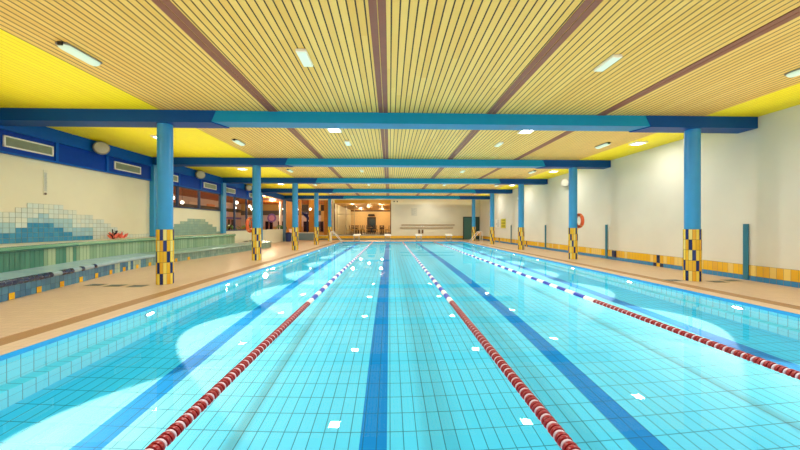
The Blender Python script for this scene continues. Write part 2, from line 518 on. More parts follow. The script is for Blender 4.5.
# ------------------------------------------------------------------ ceiling lights
def area(name, loc, e, size, col=(1, .97, .92), caustic=True):
    l = bpy.data.lights.new(name, 'AREA'); l.energy = e; l.shape = 'SQUARE'; l.size = size; l.color = col
    l.cycles.is_caustics_light = caustic
    o = bpy.data.objects.new(name, l); COL.objects.link(o); o.location = loc
    return o
dl = None
rows = (('row over the lanes near the basin', -1.44, 8.25), ('row over the lanes near the plain wall', 3.62, 8.2),
        ('row in the yellow ceiling strip by the plain wall', 7.55, 9.3), ('row in the yellow ceiling strip by the window wall', -6.5, 9.15))
E_DOWN = 87
for rn, x, ys in rows:
    c = 0
    for k in range(-2, 5):
        y = ys + 4.92*k
        if y > YF-2.5 and abs(x) > 5: continue
        lab = 'square white downlight in the ceiling, %s in the %s' % (('%s from the camera' % ORD[k]) if k >= 0 else 'out of view overhead', rn)
        lab = 'square ceiling downlight, %s in the %s' % (ORD[k] if k >= 0 else 'one overhead', rn)
        if k >= 0:
            if dl is None:
                dl = thing('ceiling_downlight', lab, 'ceiling light', (x, y, H), 0, 'square ceiling downlights')
                fr_ = MB()
                for (a, b_, c_, d_) in ((-.17, .17, -.17, -.135), (-.17, .17, .135, .17), (-.17, -.135, -.135, .135), (.135, .17, -.135, .135)):
                    fr_.box(a, b_, c_, d_, -.05, 0)
                fr_.build('frame', m_white, dl)
                MB().box(-.135, .135, -.135, .135, -.03, 0).build('diffuser', m_lamp, dl)
            else:
                dup(dl, (x, y, H), None, lab)
        area('downlight_lamp', (x, y, H-.055), (E_DOWN if y < YF-2.5 else E_DOWN*.45) if abs(x) < 5 else E_DOWN*(.28 if x > 0 else .42), .26)  # weaker last pair over the lanes added to brighten the far wall

# unseen fill lights added to brighten the slatted ceiling, one per bay
for k in range(-1, 5):
    l = bpy.data.lights.new('ceiling_fill', 'AREA'); l.energy = 108; l.shape = 'RECTANGLE'; l.size = 15.5; l.size_y = 4.0; l.color = (1, .84, .5)
    o = bpy.data.objects.new('ceiling_fill', l); COL.objects.link(o); o.location = (.3, Y0+S*(k+.5), 3.3); o.rotation_euler = (PI, 0, 0)
# surface mounted fluorescent boxes
def make_tube_light(lab, loc):
    t = thing('ceiling_tube_light', lab, 'ceiling light', loc, 0, 'slim surface mounted ceiling lights')
    n_ = 12; L = .27
    rr = []
    for y, s in ((-L, .55), (-L+.03, .9), (-L+.07, 1), (L-.07, 1), (L-.03, .9), (L, .55)):
        rr.append([(.085*s*math.cos(PI*k/(n_-1)), y, -.03 - .055*s*math.sin(PI*k/(n_-1))) for k in range(n_)])
    MB().rings(rr).build('diffuser', m_panel, t, smooth=True)
    MB().box(-.08, .08, -L, L, -.034, 0).build('housing', m_grey, t, bevel=.006)
    MB().box(-.03, .03, -L-.02, -L+.01, -.05, 0).build('end_cap', m_dark, t)
    return t
def make_panel_light(lab, loc):
    t = thing('ceiling_panel_light', lab, 'ceiling light', loc, 0, 'slim surface mounted ceiling lights')
    MB().box(-.075, .075, -.22, .22, -.045, 0).build('housing', m_white, t, bevel=.008)
    MB().box(-.06, .06, -.2, .2, -.052, -.044).build('diffuser', m_panel, t)
    return t
tl = pl_ = None
for nm, x in (('above the basin-side walkway edge', -4.53), ('just beside the middle brown board', -1.27), ('between the brown boards near the plain wall', 3.37), ('above the columns near the plain wall', 6.65)):
    for k in range(0, 5):
        loc = (x, 4.75 + 4.84*k, H)
        kind = 'rounded white tube light' if abs(x) > 4 else 'flat white panel light'
        lab = '%s %s, %s from the front' % (kind, nm, ORD[k])
        if abs(x) > 4:
            if tl is None: tl = make_tube_light(lab, loc)
            else: dup(tl, loc, None, lab)
        else:
            if pl_ is None: pl_ = make_panel_light(lab, loc)
            else: dup(pl_, loc, None, lab)

# ------------------------------------------------------------------ underwater lights
ul = None
for s, x in ((1, PL), (-1, PR)):
    for k in range(0, 9):
        y = 2.78 + 2.43*k
        lab = 'round underwater pool light in the wall on the %s, %s along' % ('basin side' if s > 0 else 'plain wall side', ORD[k])
        rz = 0 if s > 0 else PI
        if ul is None:
            ul = thing('underwater_light', lab, 'pool light', (x+.006*s, y, -.36), rz, 'round underwater lights in the pool walls')
            MB().lathe([(.105, 0), (.105, .012), (.085, .018), (.085, 0)], n=20, axis=0).build('ring', m_steel, ul, smooth=True)
            MB().lathe([(.084, .0), (.084, .012), (.05, .02), (.0, .022)], n=20, axis=0).build('lens', mat('pool_light_lens', '#f4fdff', .3, var=0, emit=9), ul, smooth=True)
        else: dup(ul, (x+.006*s, y, -.36), rz, lab)
        l = bpy.data.lights.new('pool_spot', 'SPOT'); l.energy = 1500; l.spot_size = math.radians(84); l.spot_blend = .05
        l.shadow_soft_size = .03; l.color = (1, .14, .09)
        o = bpy.data.objects.new('pool_spot', l); COL.objects.link(o); o.location = (x+.09*s, y, -.36)
        dirv = Vector((s, .0, -.3)); o.rotation_euler = dirv.to_track_quat('-Z', 'Y').to_euler()

# ------------------------------------------------------------------ right wall posts, boards, signs
for k in range(-1, 4):
    y = [2.4, 7.255, 12.11, 16.95, 21.83][k+1]
    if k < 0: continue
    o = MB().box(XWR-.045, XWR-.013, y-.055, y+.055, .03, 1.345).build('wall_post', m_teal, bevel=.008)
    tag(o, '%s from the front of the upright teal strips on the plain cream wall' % ORD[k], 'wall strip', 'upright teal strips on the cream wall', 'thing')
def sock(y, lab):
    t = thing('mounted_box', lab, 'wall box', (XWR-.012, y, .12))
    MB().box(-.05, 0, -.09, .09, 0, .24).build('housing', mat('navy_plastic', '#15244e', .4), t, bevel=.01)
    MB().box(-.06, -.045, -.07, .07, .03, .21).build('flap', mat('navy_plastic_flap', '#1b2c5c', .4), t)
sock(11.67, 'dark blue box low on the cream wall beside the second teal strip')
t = thing('safety_sign', 'white notice board beside the yellow one on the plain cream wall', 'notice', (XWR-.012, 24.6, 1.5))
MB().box(-.02, 0, -.5, .5, -.33, .33).build('board', m_white, t)
tx = MB()
for r_ in range(7): tx.box(-.023, -.019, -.4, .4-random.random()*.4, .24-r_*.085, .27-r_*.085)
tx.build('text_lines', mat('poster_ink', '#8d9a90', .6), t)
t = thing('safety_sign', 'yellow notice board with dark pictograms on the plain cream wall', 'notice', (XWR-.012, 23.35, 1.48))
MB().box(-.02, 0, -.46, .46, -.35, .35).build('board', mat('poster_yellow', '#d4c41c', .4), t)
tx = MB()
for r_ in range(3):
    for q in range(3): tx.box(-.023, -.019, -.36+q*.26, -.2+q*.26, -.26+r_*.21, -.12+r_*.21)
tx.build('pictograms', mat('pictogram_ink', '#7a7a18', .6), t)

# lifebuoys, hung on the outer flank of the second columns
m_or = mat('lifebuoy_orange', '#dd5a22', .45, var=.05)
m_orb = mat('lifebuoy_band', '#e58a52', .5, var=.05)
def lifebuoy(x, y, z, s, lab):
    t = thing('lifebuoy', lab, 'lifebuoy', (x, y, z), 0, 'orange lifebuoys on the columns')
    R, r = .235, .062
    ring = [(0, R*math.cos(a), R*math.sin(a)) for a in [2*PI*k/32 for k in range(32)]]
    MB().tube(ring, r, 12, closed=True).build('ring', m_or, t, smooth=True)
    for q in range(4):
        a0 = PI/4 + q*PI/2
        arc = [(0, R*math.cos(a0+d_), R*math.sin(a0+d_)) for d_ in (-.14, -.07, 0, .07, .14)]
        MB().tube(arc, r+.004, 12).build('band', m_orb, t, smooth=True)
    MB().box(-.055 if s > 0 else -.0, .0 if s > 0 else .055, -.03, .03, R-.06, R-.02).build('hook', m_steel, t)
lifebuoy(XL-.168-.068, Y0+S-.02, 1.33, -1, 'orange lifebuoy hanging on the second column of the basin side')
lifebuoy(XR+.168+.068, Y0+S+.0, 1.5, 1, 'orange lifebuoy hanging on the second column of the plain wall side')

# ------------------------------------------------------------------ loudspeakers on the fascia
def speaker(lab, loc, rz):
    t = thing('wall_loudspeaker', lab, 'loudspeaker', loc, rz, 'round pale loudspeakers high on the walls')
    # local: faces +X
    MB().lathe([(.10, .10), (.17, .14), (.19, .2), (.19, .30), (.175, .325)], n=28, axis=0).build('body', mat('speaker_grey', '#8a887c', .5), t, smooth=True)
    MB().lathe([(.165, .30), (.16, .33), (.1, .345), (0, .35)], n=28, axis=0).build('grille', mat('speaker_grille', '#b4b0a0', .55, var=.1, scale=60), t, smooth=True)
    MB().box(0, .03, -.07, .07, -.12, .12).box(0, .16, -.025, .025, -.03, .03).build('bracket', mat('speaker_bracket', '#5b4634', .5), t)
for k, lab in enumerate(('loudspeaker on the blue fascia above the mural wall, nearest the camera', 'loudspeaker on the blue fascia above the high windows', 'loudspeaker on the blue fascia, third along, behind the second column')):
    speaker(lab, (XWL+.12, 9.83+4.9*k, 3.62), -.75)
speaker('loudspeaker on the plain cream wall, partly behind the second column', (XWR, 14.9, 3.36), PI+.75)
speaker('loudspeaker on the plain cream wall, partly behind the third column', (XWR, 20.1, 3.05), PI+.75)

# ventilation grilles in the spandrel
vg = None
kk = 0
for k, y0 in enumerate((Y0+.2, Y0+3.1, Y0+S+.2, Y0+S+3.1, Y0+2*S+.2, Y0+2*S+3.1)):
    lab = '%s white framed ventilation grille along the blue band over the window wall' % ORD[k]
    if vg is None:
        vg = thing('vent_grille', lab, 'ventilation grille', (XWL+.05, y0+.58, 3.25), 0, 'white framed grilles in the blue band')
        f = MB(); a, h_, w_ = .53, .13, .03
        f.box(0, .035, -a, a, h_-w_, h_); f.box(0, .035, -a, a, -h_, -h_+w_); f.box(0, .035, -a, -a+w_, -h_, h_); f.box(0, .035, a-w_, a, -h_, h_)
        f.build('frame', m_white, vg)
        s_ = MB()
        s_.box(0, .008, -a+w_, a-w_, -h_+w_, h_-w_)
        for q in range(12):
            z = -h_+w_+.008+q*.0158
            s_.box(.008, .022, -a+w_, a-w_, z, z+.007)
        s_.build('louvres', mat('grille_sage', '#9aa48c', .6), vg)
    else: dup(vg, (XWL+.05, y0+.58, 3.25), None, lab)

# thermometer on the mural wall
t = thing('wall_thermometer', 'tall thin thermometer strip on the cream wall above the tile mountain', 'thermometer', (XWL, 8.41, 2.42))
MB().box(0, .012, -.045, .045, -.32, .32).build('strip', mat('thermo_strip', '#cfcdb8', .5), t)
s_ = MB()
for q in range(22): s_.box(.012, .014, -.03, .03 if q % 5 else .04, -.22+q*.022, -.212+q*.022)
s_.build('scale', mat('thermo_ink', '#6f86a0', .5), t)
MB().lathe([(0, .0), (.03, .0), (.03, .02), (0, .025)], c=(0, 0, -.29), n=14, axis=0).build('bulb', mat('thermo_bulb', '#6a5a50', .4), t)
t = thing('white_pipe', 'thin white pipe standing beside the blue pillar at the mural wall end', 'pipe', (XWL+.24, Y0+S+.05, .9))
MB().tube([(0, 0, 0), (0, 0, 1.35), (.05, 0, 1.4)], .022, 10).build('tube', m_white, t, smooth=True)
MB().lathe([(.05, 0), (.05, .3), (.035, .36)], n=12).build('valve', m_dark, t, smooth=True)

# ------------------------------------------------------------------ tile murals
def yz_tiles(b, cells, y0, z0, p, x):
    for (j, r_), c in cells.items():
        ya, za = y0 + j*p, z0 + r_*p
        b.face([(x, ya+.004, za+.004), (x, ya+p-.004, za+.004), (x, ya+p-.004, za+p-.004), (x, ya+.004, za+p-.004)], c)
P_ = .122
pale = [lin('#c4d0ca'), lin('#c8d6d2'), lin('#d0d6ca')]; mid = [lin('#94bac8'), lin('#a0c2ca')]; deep = [lin('#3788b4'), lin('#3f8cb4'), lin('#3282ac')]
def hat(steps, y):
    for a, v in steps:
        if y < a: return v
    return 0
# heights in rows by world Y
outer = [(7.76, 6), (8.0, 7), (8.83, 8), (9.2, 7), (9.69, 6), (10.05, 5), (10.31, 4), (10.55, 3), (10.82, 2), (11.85, 1)]
inner = [(7.76, 2), (8.0, 3), (8.6, 4), (8.83, 3), (9.1, 2), (9.69, 1)]
cells = {}
for j in range(0, 53):
    y = 5.564 + j*P_ + P_/2
    ho = hat(outer, y); hi = hat(inner, y)
    for r_ in range(ho):
        if r_ < hi: c = random.choice(deep)
        elif (r_ < 5 and 7.95 < y < 9.1) or (r_ < 6 and 8.25 < y < 8.5) or (y < 7.76 and r_ < 4) or (9.1 < y < 9.7 and r_ < 3): c = random.choice(mid)
        else: c = random.choice(pale)
        cells[(j, r_)] = c
mb = MB(); yz_tiles(mb, cells, 5.564, .885, P_, XWL+.012)
for (j, r_) in cells:
    ya, za = 5.564+j*P_, .885+r_*P_
    mb.face([(XWL+.006, ya, za), (XWL+.006, ya+P_, za), (XWL+.006, ya+P_, za+P_), (XWL+.006, ya, za+P_)], lin('#8d998c'))
o = mb.build('tile_mural', m_tile); tag(o, 'stepped blue tile mountain on the cream wall beside the thermometer', 'tile mural', 'stepped tile mountains', 'thing')
cells = {}
yb_ = Y0+S+.2
outer2 = [(13.3, 3), (13.64, 4), (14.1, 5), (15.44, 6), (15.75, 5), (16.13, 4), (16.5, 3), (16.8, 1)]
gpale = [lin('#93aea0'), lin('#8aa89e'), lin('#9db4a2')]
for j in range(0, 37):
    y = yb_ + j*P_ + P_/2
    for r_ in range(hat(outer2, y)):
        cells[(j, r_)] = random.choice(gpale if r_ > 3 else [lin('#7fa39c'), lin('#86a89e')])
mb = MB(); yz_tiles(mb, cells, yb_, .885, P_, XWL+.012)
for (j, r_) in cells:
    ya, za = yb_+j*P_, .885+r_*P_
    mb.face([(XWL+.006, ya, za), (XWL+.006, ya+P_, za), (XWL+.006, ya+P_, za+P_), (XWL+.006, ya, za+P_)], lin('#6f8c84'))
o = mb.build('tile_mural', m_tile); tag(o, 'stepped grey-green tile mountain on the low wall under the high windows', 'tile mural', 'stepped tile mountains', 'thing')

# ------------------------------------------------------------------ raised basin
def smooth_path(pts, step=.12):
    out_ = []
    n_ = len(pts)
    for i in range(n_-1):
        p0, p1, p2, p3 = [Vector((*pts[min(max(i+k, 0), n_-1)], 0)) for k in (-1, 0, 1, 2)]
        m_ = max(2, int((p2-p1).length/step))
        for q in range(m_):
            t_ = q/m_
            out_.append(.5*((2*p1) + (p2-p0)*t_ + (2*p0-5*p1+4*p2-p3)*t_*t_ + (3*p1-p0-3*p2+p3)*t_**3))
    out_.append(Vector((*pts[-1], 0)))
    # resample by arc length
    res = [out_[0]]; acc_ = 0
    for a, b_ in zip(out_, out_[1:]):
        d_ = (b_-a).length
        while acc_ + d_ >= step:
            f_ = (step-acc_)/d_; a = a + (b_-a)*f_; d_ = (b_-a).length; res.append(a.copy()); acc_ = 0
        acc_ += d_
    res.append(out_[-1]); return res
OUT = [(-5.6, 1.5), (-6.0, 3.2), (-6.3, 4.4), (-6.6, 5.54), (-6.86, 6.5), (-7.1, 7.4), (-7.35, 8.25), (-7.6, 9.3), (-7.76, 10.5), (-7.72, 11.6), (-7.6, 12.6), (-7.48, 14.2), (-7.4, 16.0), (-7.25, 17.8), (-7.2, 19.2), (-7.6, 19.9), (-8.85, 20.1)]
INN = [(-6.2, 1.5), (-6.62, 3.2), (-6.92, 4.4), (-7.2, 5.54), (-7.46, 6.5), (-7.7, 7.4), (-7.95, 8.25), (-8.15, 9.3), (-8.27, 10.5), (-8.25, 11.6), (-8.15, 12.6), (-8.05, 14.2), (-7.98, 15.6), (-8.05, 16.6), (-8.4, 17.0), (-8.85, 17.1)]
po = smooth_path(OUT); pi_ = smooth_path(INN)
def nrm(p, i):
    t_ = p[min(i+1, len(p)-1)] - p[max(i-1, 0)]; t_.normalize()
    return Vector((t_.y, -t_.x, 0))    # points to +X (toward the pool) for paths running +Y
basin = thing('raised_basin', 'two-tier curved tiled basin along the mural wall', 'basin', (-7.6, 9, 0))
blues = [lin('#3f7aa2'), lin('#4884a8'), lin('#386f98'), lin('#4e8aac')]
palec = [lin('#a9c2b0'), lin('#9db8b0')]
ow = MB(); acc_t = []
for i in range(len(po)-1):
    a, b_ = po[i], po[i+1]; e = (b_-a)*.03
    yy = a.y
    for (z0, z1) in ((0.0, .118), (.122, .26)):
        c = random.choice(blues)
        if 8.75 < yy < 8.95 or 9.3 < yy < 9.45 or 9.6 < yy < 9.95: c = palec[i % 2]
        if yy > 10.2: c = random.choice([lin('#7b9c94'), lin('#6f938e'), lin('#86a49a')])
        ow.face([(a.x+e.x, a.y+e.y, z0), (b_.x-e.x, b_.y-e.y, z0), (b_.x-e.x, b_.y-e.y, z1), (a.x+e.x, a.y+e.y, z1)], c)
    n_ = nrm(po, i)*.006
    ow.face([(a.x-n_.x, a.y-n_.y, 0), (b_.x-n_.x, b_.y-n_.y, 0), (b_.x-n_.x, b_.y-n_.y, .27), (a.x-n_.x, a.y-n_.y, .27)], lin('#27505c'))
    if i % 5 == 1 and yy > 5.2 and yy < 12.5:
        n_ = nrm(po, i)*.008
        acc_t.append([(a.x+n_.x, a.y+n_.y, .004), (b_.x+n_.x, b_.y+n_.y, .004), (b_.x+n_.x, b_.y+n_.y, .12), (a.x+n_.x, a.y+n_.y, .12)])
ow.build('outer_wall', m_tile, basin, world=True)
for q in acc_t:
    yb1 = MB(); yb1.face(q, random.choice([lin('#e8b71e'), lin('#dca81c')])); yb1.build('yellow_tile', m_tile, basin, world=True)
# rounded lower rim + ledge: swept profile from outer to inner path
def sweep(path, prof, target=None, col=None):
    b = MB(); rows_ = []
    for i, p in enumerate(path):
        n_ = nrm(path, i)
        rows_.append([(max(p.x + n_.x*u, XWL+.015), p.y + n_.y*u, z) for u, z in prof])
    for i in range(len(rows_)-1):
        for k in range(len(prof)-1):
            b.face([rows_[i][k], rows_[i+1][k], rows_[i+1][k+1], rows_[i][k+1]], col(i, k, path[i]) if callable(col) else col)
    return b
rimc = lambda i, k, p: random.choice([lin('#90b0c6'), lin('#9ab8c8')]) if p.y < 10.5 else random.choice([lin('#8aa69c'), lin('#7f9d98')])
prof = [(0, .255), (.035, .265), (.05, .29), (.045, .325), (.02, .35), (-.06, .365), (-.2, .375), (-.6, .41)]
o = sweep(po, prof, col=rimc).build('lower_rim', m_tile, basin, world=True, smooth=True)
# dark blue edge tiles on the near stretch
dks = {}; prof2 = [(.04, .258), (.057, .29), (.05, .33), (.022, .357), (-.02, .365)]
for i in range(len(po)-1):
    yy = po[i].y
    if yy < 6.6 or 6.85 < yy < 7.15 or 7.35 < yy < 7.5 or 7.85 < yy < 8.0:
        dk = dks.setdefault(0 if yy < 6.6 else 1 if yy < 7.2 else 2 if yy < 7.7 else 3, MB())
        na, nb = nrm(po, i), nrm(po, i+1)
        a, b_ = po[i], po[i+1]; e = (b_-a)*.04; a = a+e; b_ = b_-e
        for k in range(len(prof2)-1):
            (u, z), (u2, z2) = prof2[k], prof2[k+1]
            dk.face([(a.x+na.x*u, a.y+na.y*u, z), (b_.x+nb.x*u, b_.y+nb.y*u, z), (b_.x+nb.x*u2, b_.y+nb.y*u2, z2), (a.x+na.x*u2, a.y+na.y*u2, z2)], random.choice([lin('#142a54'), lin('#1c3a66')]))
for dk in dks.values(): dk.build('dark_edge_tiles', m_tile, basin, world=True)
iw = MB()
greens = [lin('#3f8474'), lin('#4a8d7a'), lin('#388070')]; gl2 = [lin('#8aab8c'), lin('#93b395'), lin('#7fa488')]
for i in range(len(pi_)-1):
    a, b_ = pi_[i], pi_[i+1]; e = (b_-a)*.04; yy = a.y
    f_ = min(1, max(0, (yy-6.8)/2.0))
    c = random.choice(greens) if random.random() > f_ else random.choice(gl2)
    if 7.3 < yy < 7.45 or 7.9 < yy < 8.05 or 8.3 < yy < 8.6: c = lin('#a3bf9e')
    iw.face([(a.x+e.x, a.y+e.y, .37), (b_.x-e.x, b_.y-e.y, .37), (b_.x-e.x, b_.y-e.y, .785), (a.x+e.x, a.y+e.y, .785)], c)
    n_ = nrm(pi_, i)*.006
    iw.face([(a.x-n_.x, a.y-n_.y, .37), (b_.x-n_.x, b_.y-n_.y, .37), (b_.x-n_.x, b_.y-n_.y, .785), (a.x-n_.x, a.y-n_.y, .785)], lin('#2c5a50'))
iw.build('inner_wall', m_tile, basin, world=True)
prof3 = [(0, .775), (.04, .785), (.055, .82), (.045, .855), (.01, .878), (-.05, .883), (-.09, .883)]
rc = lambda i, k, p: (lin('#2c6a56') if k < 2 else lin('#5f9a80')) if p.y < 8.2 else (lin('#5f8f74') if k < 2 else random.choice([lin('#86ab8c'), lin('#7ca386')]))
sweep(pi_, prof3, col=rc).build('upper_rim', m_tile, basin, world=True, smooth=True)
tp = MB()
for i in range(len(pi_)-1):
    a, b_ = pi_[i], pi_[i+1]
    xa, xb = a.x-.06, b_.x-.06
    if xa > XWL+.02: tp.face([(XWL+.002, a.y, .883), (max(xa, XWL+.02), a.y, .883), (max(xb, XWL+.02), b_.y, .883), (XWL+.002, b_.y, .883)])
tp.build('upper_ledge', mat('ledge_cream', '#dccfae', .3), basin, world=True)
# plant clump on the ledge
t = thing('red_leaf_clump', 'low clump of red leaves and black twigs lying on the upper basin ledge', 'plant', (-8.58, 10.2, .897))
rb = MB()
for q in range(34):
    a = random.random()*PI; l_ = .16+random.random()*.14
    c0 = Vector(((random.random()-.5)*.12, (random.random()-.5)*.5, .0)); d_ = Vector((math.cos(a)*.3, math.cos(a*1.7)*.8, .5+random.random()*.6)).normalized()
    sd_ = d_.cross(Vector((random.random()-.5, random.random()-.5, .3))).normalized()
    rb.face([c0, c0+d_*l_*.5+sd_*.05, c0+d_*l_, c0+d_*l_*.5-sd_*.05])
rb.build('leaves', mat('leaf_red', '#e2705c', .5, var=.2, scale=12), t)
tw = MB()
for q in range(6):
    c0 = Vector(((random.random()-.5)*.1, -.32+random.random()*.4, 0)); tw.tube([c0, c0+Vector((random.random()*.06, (random.random()-.6)*.16, .1)), c0+Vector((random.random()*.1, (random.random()-.6)*.3, .14+random.random()*.16))], .014, 6)
tw.build('twigs', mat('twig_black', '#1c1512', .7), t)

# ------------------------------------------------------------------ floor drains
fd = None
for k, (x, y, wh) in enumerate(((-5.42, 6.95, 'against the front column of the basin side'), (-5.95, 7.02, 'next to the front column of the basin side'), (-6.45, 7.12, 'midway from the front basin-side column to the basin'),
        (7.62, 7.05, 'beside the front column of the plain wall side'), (8.12, 7.2, 'under the front teal strip of the plain wall'), (6.75, 7.25, 'between the front plain-wall-side column and the pool'))):
    lab = 'dark metal floor drain strip ' + wh
    if fd is None:
        fd = thing('floor_drain', lab, 'floor drain', (x, y, 0), 0, 'dark drains in the tiled deck')
        MB().box(-.17, .17, -.11, .11, 0, .005).build('frame', mat('drain_frame', '#9a9078', .4, metal=.4), fd)
        s_ = MB()
        for q in range(9): s_.box(-.15+q*.034, -.13+q*.034, -.09, .09, .005, .007)
        s_.build('slots', mat('drain_slots', '#566260', .5), fd)
    else: dup(fd, (x, y, 0), None, lab)

# ------------------------------------------------------------------ starting blocks
sb = None
for k, x in enumerate((-2.72, -.16, 2.42, 4.93)):
    lab = '%s white starting block counted from the basin side at the far pool end' % ORD[k]
    if sb is None:
        sb = thing('starting_block', lab, 'starting block', (x, 26.05, 0), 0, 'white starting blocks at the far end')
        MB().prism([(-.32, .46), (.28, .55), (.28, .62), (-.32, .53)], 0, -.27, .27).build('platform', m_white, sb, bevel=.015)
        for sx in (-1, 1): MB().tube([(sx*.2, -.18, 0), (sx*.2, -.14, .49)], .022, 8).build('leg', m_steel, sb, smooth=True); MB().tube([(sx*.2, .2, 0), (sx*.2, .18, .55)], .022, 8).build('leg', m_steel, sb, smooth=True)
        MB().tube([(-.2, -.17, .32), (.2, -.17, .32)], .016, 8).build('grip_bar', m_steel, sb, smooth=True)
        MB().box(-.26, .26, -.24, .26, 0, .02).build('base_plate', m_grey, sb)
    else: dup(sb, (x, 26.05, 0), None, lab)

# ladders with sloping handrails at the far corners
def ladder(x, s, lab):
    t = thing('pool_ladder', lab, 'pool ladder', (x, 24.75, 0), 0, 'steel pool ladders at the far corners')
    for yy in (-.28, .28):
        pth = [(-s*.72, yy, 0), (-s*.72, yy, .7), (-s*.69, yy, .82), (-s*.6, yy, .86), (-s*.5, yy, .82), (s*.1, yy, .14), (s*.13, yy, .0), (s*.13, yy, -.7)]
        MB().tube(pth, .021, 10).build('handrail', mat('rail_white', '#e6e4de', .3, var=.02), t, smooth=True)
    for z in (-.2, -.45): MB().box(min(s*.04, s*.18), max(s*.04, s*.18), -.27, .27, z-.015, z+.015).build('step', m_steel, t)
ladder(PL, 1, 'ladder with white sloping handrails at the far basin-side pool corner')
ladder(PR+.55, -1, 'ladder with white sloping handrails at the far plain-wall-side pool corner')

# ------------------------------------------------------------------ far wall fittings
def rail(z, x0, x1, lab):
    t = thing('wall_rail', lab, 'wall rail', (x0, YF, z), 0, 'long wooden rails on the end wall')
    MB().box(0, x1-x0, -.07, -.035, -.04, .04).build('wooden_bar', mat('rail_wood', '#9c7a48', .5), t, bevel=.006)
    for q in range(6):
        xx = .15 + q*(x1-x0-.3)/5
        MB().box(xx-.02, xx+.02, -.036, 0, -.05, .05).build('bracket', m_steel, t)
rail(1.38, 1.1, 6.15, 'upper of the two long wooden rails on the cream end wall')
rail(1.1, .97, 6.0, 'lower of the two long wooden rails on the cream end wall')
t = thing('mounted_box', 'small white box between the wooden rails on the end wall', 'wall box', (3.1, YF, 1.24))
MB().box(-.12, .12, -.09, 0, -.08, .08).build('housing', m_white, t, bevel=.01)
MB().box(-.08, .08, -.095, -.088, -.05, .05).build('display', mat('box_display', '#cfc3a0', .3), t)
for x, nm in ((2.78, 'first'), (3.1, 'second')):
    t = thing('mounted_box', '%s of the two small brown boxes under the wooden rails' % nm, 'wall box', (x, YF, .58))
    MB().box(-.08, .08, -.1, 0, 0, .36).build('housing', mat('brown_box', '#7a5a34', .5), t, bevel=.008)
    MB().box(-.065, .065, -.11, -.098, .03, .33).build('lid', mat('brown_box_lid', '#6a4c2c', .5), t)
t = thing('notice_sign', 'faint grey notice sheet high on the cream end wall', 'notice', (2.3, YF, 2.6))
MB().box(-.28, .28, -.012, 0, -.38, .38).build('sheet', mat('sheet_pale', '#c9c7b2', .6), t)
tx = MB()
for r_ in range(6): tx.box(-.2, .2-.2*random.random(), -.015, -.011, .26-r_*.1, .29-r_*.1)
tx.build('text_lines', mat('sheet_ink', '#a7aaa2', .6), t)
for k, x in enumerate((.42, .72)):
    t = thing('wall_spotlight', '%s small dark spotlight at the top corner of the end wall by the cafe opening' % ORD[k], 'spotlight', (x, YF, 3.62))
    MB().box(-.03, .03, -.05, 0, -.04, .04).build('mount', m_dark, t)
    MB().tube([(0, -.05, 0), (0, -.2, -.06)], [.045, .06], 12).build('head', m_dark, t, smooth=True)
t = thing('sign_stand', 'small yellow warning sign on a thin post in the far corner by the door', 'sign', (7.9, 27.6, 0))
MB().tube([(0, 0, 0), (0, 0, .55)], .02, 8).build('post', m_dark, t)
MB().lathe([(.14, 0), (.13, .02), (.03, .03)], n=16).build('base', m_dark, t)
MB().prism([(-.2, .42), (.2, .42), (.2, .8), (-.2, .8)], 1, -.015, .015).build('sign_plate', mat('sign_orange', '#d89a1c', .4), t)
# dark blue bin
t = thing('litter_bin', 'dark blue bin standing by the grey-blue pillar', 'bin', (-8.35, 26.2, 0))
MB().lathe([(.18, 0), (.22, .02), (.25, .62), (.25, .66)], n=20).build('body', mat('bin_blue', '#17306e', .4), t, smooth=True)
MB().lathe([(.262, .64), (.262, .68), (.14, .76), (.0, .77)], n=20).build('lid', mat('bin_lid', '#10224e', .4), t, smooth=True)
t = thing('planter_box', 'grey-blue box bench standing before the low end wall', 'bench', (-7.5, YF-.5, 0))
MB().box(-.85, .85, -.25, .25, 0, .62).build('body', mat('planter_grey', '#6f8894', .5), t, bevel=.01)
MB().box(-.9, .9, -.29, .29, .62, .7).build('top_slab', mat('planter_top', '#c9cdc6', .5), t, bevel=.01)

# ------------------------------------------------------------------ cafe room behind the far wall
CY = 43.5
sbox('cafe_floor', mat('cafe_floor', '#8a7a5c', .4), -5.3, .4, YF+.2, CY, .2, .4)
sbox('wall_cafe_back', mat('cafe_wall', '#e2c48c', .7), -5.5, .4, CY, CY+.15, .2, 3.8)
sbox('wall_cafe_side', mat('cafe_wall', '#e2c48c', .7), .25, .4, YF+.2, CY, .2, 3.8)
pt = MB()
sbox('wall_cafe_partition', mat('cafe_partition', '#c9c09a', .6), -5.4, -5.3, YF+.2, CY, .2, 3.8)
sbox('ceiling_cafe', plank_mat('cafe_ceiling', '#a8762e', '#b9873a', '#5a3a12'), -5.4, .4, YF+.2, CY, 3.45, 3.6)
for y in (43.0,): sbox('trim_cafe_beam', mat('cafe_beam', '#5a3a1c', .5), -5.3, .25, y, y+.2, 3.25, 3.45)
d = MB().box(-3.1, -1.9, CY-.03, CY, .4, 2.5)
dr = struct(d.build('door_2', mat('cafe_door_frame', '#2a2018', .5)))
MB().box(-2.75, -2.05, CY-.04, CY-.025, .42, 2.2).build('door_glass', mat('cafe_door_glass', '#20343a', .2), dr)
sh = MB().prism([(-3.0, 2.62), (-2.0, 2.62), (-2.1, 2.9), (-2.9, 2.9)], 1, CY-.4, CY).build('doorway_hood', mat('awning_dark', '#2b1f16', .6))
tag(sh, 'dark hood above the doorway in the cafe back wall', 'hood', None, 'thing')
